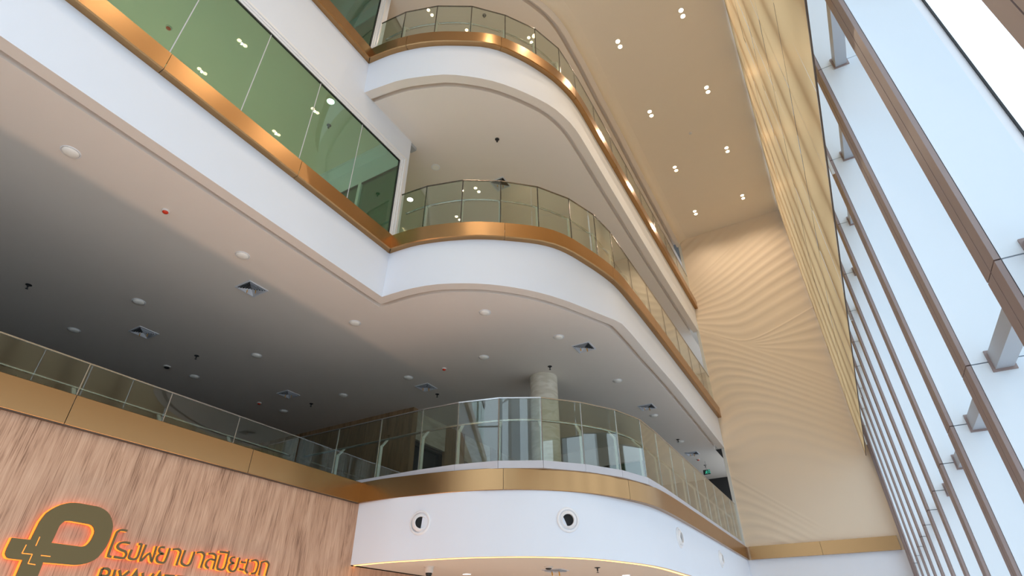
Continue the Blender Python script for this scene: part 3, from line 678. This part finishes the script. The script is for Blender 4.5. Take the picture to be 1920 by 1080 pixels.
for i, y in enumerate((1.272,1.646,2.020,2.385)):
    twin(-.2605,y,1.905,f'glowing twin downlight, {ordn[i]} from the camera in the row beside the uppermost balcony','lit twin lamps of the atrium ceiling',135, sp=.0125)
    twin(-.0215,y,1.905,f'glowing twin downlight, {ordn[i]} from the camera in the row beside the gold screen','lit twin lamps of the atrium ceiling',135, sp=.0125)
for x, y, lb in ((-1.45,.20,'third'),(-1.45,.55,'second'),(-1.45,-.15,'farthest')):  # lamps added out of sight to brighten the green room
    e = downlight(x, y, 1.33, f'added unseen fill lamp deep in the green glazed room, {lb} from its end wall', 'added fill lamps of the green room', True, .075)
    ld = bpy.data.lights.new('room_fill_light', 'SPOT'); ld.energy = 330; ld.color = (1,.90,.76); ld.spot_size = math.radians(160); ld.spot_blend = .9; ld.shadow_soft_size = .05
    lo = bpy.data.objects.new('beam', ld); COL.objects.link(lo); lo.parent = e; lo.location = (0,0,-.04)
for x, y, lb in ((-.806,1.162,'glowing twin downlight seen through the middle railing near its high point'),(-.949,1.252,'glowing twin downlight low behind the middle railing')): twin(x,y,1.33,lb,'lit twin lamps over the middle balcony',40,sp=.0105,rad=.036)
for x, y, lb in ((-.786,.799,'glowing twin downlight nearest the white pier on the uppermost balcony'),(-.712,.928,'glowing twin downlight low behind the uppermost railing'),(-.532,1.067,'glowing twin downlight at the bend of the uppermost railing')): twin(x,y,1.868,lb,'lit twin lamps over the uppermost balcony',40,sp=.0105,rad=.036)
downlight(-1.038,1.083,1.33,'glowing round white downlight behind the middle railing beside the white pier','lit round lamps',True,.075)
downlight(-.972,.638,1.33,'glowing round white downlight shining through the green glass','lit round lamps',True,.075)

for y in (.915,.555,.195,-.165):
    for x in (-.2605,-.0215): twin(x,y,1.905,'glowing twin downlight of the atrium ceiling overhead','lit twin lamps of the atrium ceiling',135, sp=.0125)
# lobby soffit fittings at the foot of the picture
e = empty('dome_camera', P(-.871,1.126,.157)); tag(e, 'white dome security camera with a dark lens bubble under the lobby ceiling', 'camera'); c_ = P(-.871,1.126,.157)
MB().lathe(c_, (0,0,-1), [(.078,0),(.078,.01),(.070,.018),(.066,.085),(.062,.095)], 28).out('housing', M['camw'], e)
MB().lathe(c_, (0,0,-1), [(.052,.092),(.050,.115),(.040,.138),(.022,.152),(.004,.156)], 24).out('lens_dome', M['dark'], e, True)
downlight(-.884,1.299,.157,'glowing round downlight right of the dome camera','lit lobby lamps',True,.075,M['lampw'])
downlight(-.548,1.542,.157,'glowing round downlight at the right end of the lobby ceiling','lit lobby lamps',True,.075,M['lampw'])
diffuser(-.655,1.345,.157,'square white air diffuser flush in the lobby ceiling behind the black detector', .05)
detector(-.639,1.275,.157,'black round detector in the lobby ceiling between lamp and sprinkler','dark', rad=.07)
sprinkler(-.549,1.352,.157,'small sprinkler head in the lobby ceiling left of the right-hand lamp')
for x, y, pw in ((-.75,1.5,60),(-.6,1.9,60),(-.88,1.3,40)):
    ld = bpy.data.lights.new('lobby_lamp', 'SPOT'); ld.energy = pw; ld.color = (1,.74,.5); ld.spot_size = math.radians(130); ld.spot_blend = .8
    lo = bpy.data.objects.new('lobby_lamp_light', ld); COL.objects.link(lo); lo.location = P(x,y,.150)

# ------------------------------------------------------------------ sign on the oak wall (profiles are y, z in metres on the wall)
P_OUT = [(2.538,2.495),(2.693,2.497),(2.697,2.584),(2.702,2.664),(2.714,2.71),(2.727,2.749),(2.755,2.785),(2.786,2.816),(2.825,2.846),(2.869,2.867),(2.902,2.878),(2.938,2.884),(2.982,2.888),(3.149,2.887),(3.191,2.883),(3.237,2.87),(3.277,2.853),(3.31,2.83),(3.344,2.795),(3.374,2.752),(3.391,2.715),(3.398,2.676),(3.404,2.618),(3.403,2.567),(3.395,2.512),(3.377,2.464),(3.356,2.416),(3.329,2.384),(3.299,2.361),(3.267,2.344),(3.219,2.329),(3.163,2.32),(2.877,2.316),(2.88,2.193),(2.882,2.066),(2.7,2.074),(2.701,2.179),(2.7,2.319),(2.586,2.321),(2.567,2.327),(2.552,2.341),(2.541,2.356),(2.537,2.372),(2.535,2.403)]
P_IN = [(2.878,2.493),(2.883,2.559),(2.885,2.625),(2.888,2.654),(2.9,2.68),(2.92,2.702),(2.962,2.71),(3.148,2.706),(3.178,2.699),(3.206,2.68),(3.225,2.651),(3.231,2.625),(3.229,2.598),(3.226,2.567),(3.219,2.544),(3.206,2.518),(3.19,2.501),(3.155,2.491)]
SLOTS = [[(2.757,2.531),(2.756,2.45)],[(2.675,2.45),(2.67,2.374)],[(2.67,2.374),(2.757,2.375)],[(2.757,2.375),(2.754,2.294)],[(2.754,2.294),(2.819,2.29)],[(2.833,2.373),(2.916,2.373)]]
THAI = [[(3.559,2.7),(3.493,2.699),(3.465,2.68),(3.456,2.646),(3.452,2.459),(3.462,2.434),(3.491,2.432)],[(3.634,2.583),(3.569,2.584),(3.529,2.57),(3.514,2.542),(3.529,2.52),(3.573,2.505),(3.615,2.495),(3.635,2.468),(3.624,2.437),(3.588,2.431),(3.514,2.434)],[(3.676,2.523),(3.669,2.454),(3.696,2.433),(3.741,2.435),(3.764,2.464),(3.765,2.56),(3.759,2.586),(3.729,2.586)],[(3.812,2.59),(3.807,2.427),(3.88,2.507),(3.933,2.434),(3.936,2.59)],[(4.034,2.586),(3.988,2.584),(3.975,2.56),(3.991,2.534),(4.032,2.52),(3.994,2.507),(3.978,2.475),(3.997,2.44),(4.043,2.43),(4.086,2.449),(4.098,2.587)],[(4.134,2.579),(4.197,2.589),(4.233,2.571),(4.24,2.54),(4.234,2.418)],[(4.288,2.587),(4.28,2.469),(4.318,2.435),(4.365,2.43),(4.4,2.462),(4.412,2.585)],[(4.44,2.578),(4.499,2.59),(4.538,2.573),(4.553,2.541),(4.547,2.422)],[(4.599,2.583),(4.659,2.59),(4.704,2.57),(4.714,2.515),(4.713,2.422)],[(4.707,2.523),(4.641,2.526),(4.605,2.497),(4.602,2.46),(4.624,2.438),(4.65,2.429)],[(4.768,2.589),(4.762,2.451),(4.805,2.427),(4.849,2.434),(4.873,2.474),(4.871,2.645)],[(4.742,2.621),(4.857,2.624)],[(4.977,2.583),(4.934,2.575),(4.922,2.548),(4.941,2.525),(4.973,2.515),(4.93,2.495),(4.925,2.46),(4.96,2.426),(5.012,2.43),(5.038,2.477),(5.046,2.587)],[(5.079,2.546),(5.104,2.536),(5.153,2.541)],[(5.08,2.462),(5.103,2.454),(5.149,2.455)],[(5.183,2.585),(5.172,2.451),(5.214,2.423)],[(5.227,2.567),(5.288,2.583),(5.337,2.564),(5.351,2.519),(5.337,2.446),(5.299,2.427),(5.27,2.424)],[(5.392,2.577),(5.391,2.412)],[(5.402,2.571),(5.467,2.584),(5.51,2.561),(5.515,2.528),(5.506,2.415)]]
LATIN = [[[(3.444,2.314),(3.445,2.136)],[(3.444,2.314),(3.492,2.316),(3.52,2.299),(3.525,2.268),(3.502,2.25),(3.449,2.248)]],[[(3.578,2.315),(3.581,2.136)]],[[(3.619,2.316),(3.664,2.243),(3.667,2.136)],[(3.727,2.314),(3.664,2.243)]],[[(3.722,2.136),(3.802,2.315),(3.882,2.136)],[(3.76,2.19),(3.845,2.19)]],[[(3.876,2.313),(3.940,2.140),(4.0,2.314)]],[[(3.989,2.136),(4.070,2.318),(4.145,2.136)],[(4.03,2.19),(4.11,2.19)]],[[(4.129,2.307),(4.25,2.308)],[(4.19,2.306),(4.191,2.136)]],[[(4.283,2.308),(4.372,2.309)],[(4.288,2.305),(4.288,2.138),(4.372,2.138)],[(4.293,2.226),(4.362,2.226)]]]
XW = -1.006*S       # wall face
def curve_poly(name, polys, depth, bevel, x, mat, parent, offs=0.0):
    """filled outline on the wall, extruded and converted to a mesh"""
    cu = bpy.data.curves.new(name, 'CURVE'); cu.dimensions = '2D'; cu.fill_mode = 'BOTH'; cu.extrude = depth/2; cu.offset = offs
    for pl in polys:
        sp = cu.splines.new('POLY'); sp.points.add(len(pl)-1); sp.use_cyclic_u = True
        for i, (a, b) in enumerate(pl): sp.points[i].co = (a, b, 0, 1)
    t = bpy.data.objects.new('t', cu); COL.objects.link(t)
    me = bpy.data.meshes.new_from_object(t.evaluated_get(bpy.context.evaluated_depsgraph_get())); bpy.data.objects.remove(t)
    vs_ = [(x+v.co.z, v.co.x, v.co.y) for v in me.vertices]; fs_ = [tuple(p.vertices) for p in me.polygons]
    return link(name, vs_, fs_, mat, parent)
def stroke(pts, w):
    l = off(pts, w/2); rr = off(pts, -w/2); return l+list(reversed(rr))
def stroke_mb(mb, pts, w, x0, x1):
    pts = spline(pts, max(8, 5*len(pts))) if len(pts) > 4 else pts
    l = off(pts, w/2); rr = off(pts, -w/2); n = len(pts)
    vs_ = [(x0,*p) for p in l]+[(x0,*p) for p in rr]+[(x1,*p) for p in l]+[(x1,*p) for p in rr]
    fs_ = [(2*n+i,2*n+i+1,3*n+i+1,3*n+i) for i in range(n-1)]+[(i,n+i,n+i+1,i+1) for i in range(n-1)]
    fs_ += [(i,i+1,2*n+i+1,2*n+i) for i in range(n-1)]+[(n+i,3*n+i,3*n+i+1,n+i+1) for i in range(n-1)]+[(0,2*n,3*n,n),(n-1,2*n-1,4*n-1,3*n-1)]
    return mb.add(vs_, fs_)
def shift(pl, k): return [(a,b) for a,b in pl]
lg = empty('wall_sign', (XW, 2.95, 2.07)); tag(lg, 'large brass emblem with a cut-out cross, glowing orange behind, on the oak wall', 'sign', 'lit brass signs on the oak wall')
fc = curve_poly('face_plate', [P_OUT, P_IN], .012, 0, XW+.062, M['brass'], lg)
hl = curve_poly('light_body', [P_OUT, P_IN], .040, 0, XW+.030, M['halo'], lg, .004)
for s_ in SLOTS: 
    mb = MB(); stroke_mb(mb, s_, .007, XW+.0675, XW+.0695); mb.out('light_slot', M['halo'], lg)
tg = empty('wall_sign', (XW, 4.5, 2.4)); tag(tg, 'line of brass Thai letters glowing orange behind, right of the emblem', 'sign', 'lit brass signs on the oak wall')
groups = [[0],[1],[2],[3],[4],[5],[6],[7],[8,9],[10],[11],[12],[13],[14],[15],[16],[17,18]]
def letter(strokes, w, par):
    a = MB(); b = MB()
    for s_ in strokes: stroke_mb(a, s_, w, XW+.046, XW+.056); stroke_mb(b, s_, w+.003, XW+.008, XW+.0455)
    o = a.out('letter', M['brass'], par); b.out('letter_glow', M['halo'], o, origin=tuple(WORLD[o.name]))
for g in groups: letter([THAI[i] for i in g], .023, tg)
en = empty('wall_sign', (XW, 3.9, 2.13)); tag(en, 'line of brass Latin capitals glowing orange under the Thai letters', 'sign', 'lit brass signs on the oak wall')
for g in LATIN: letter(g, .026, en)
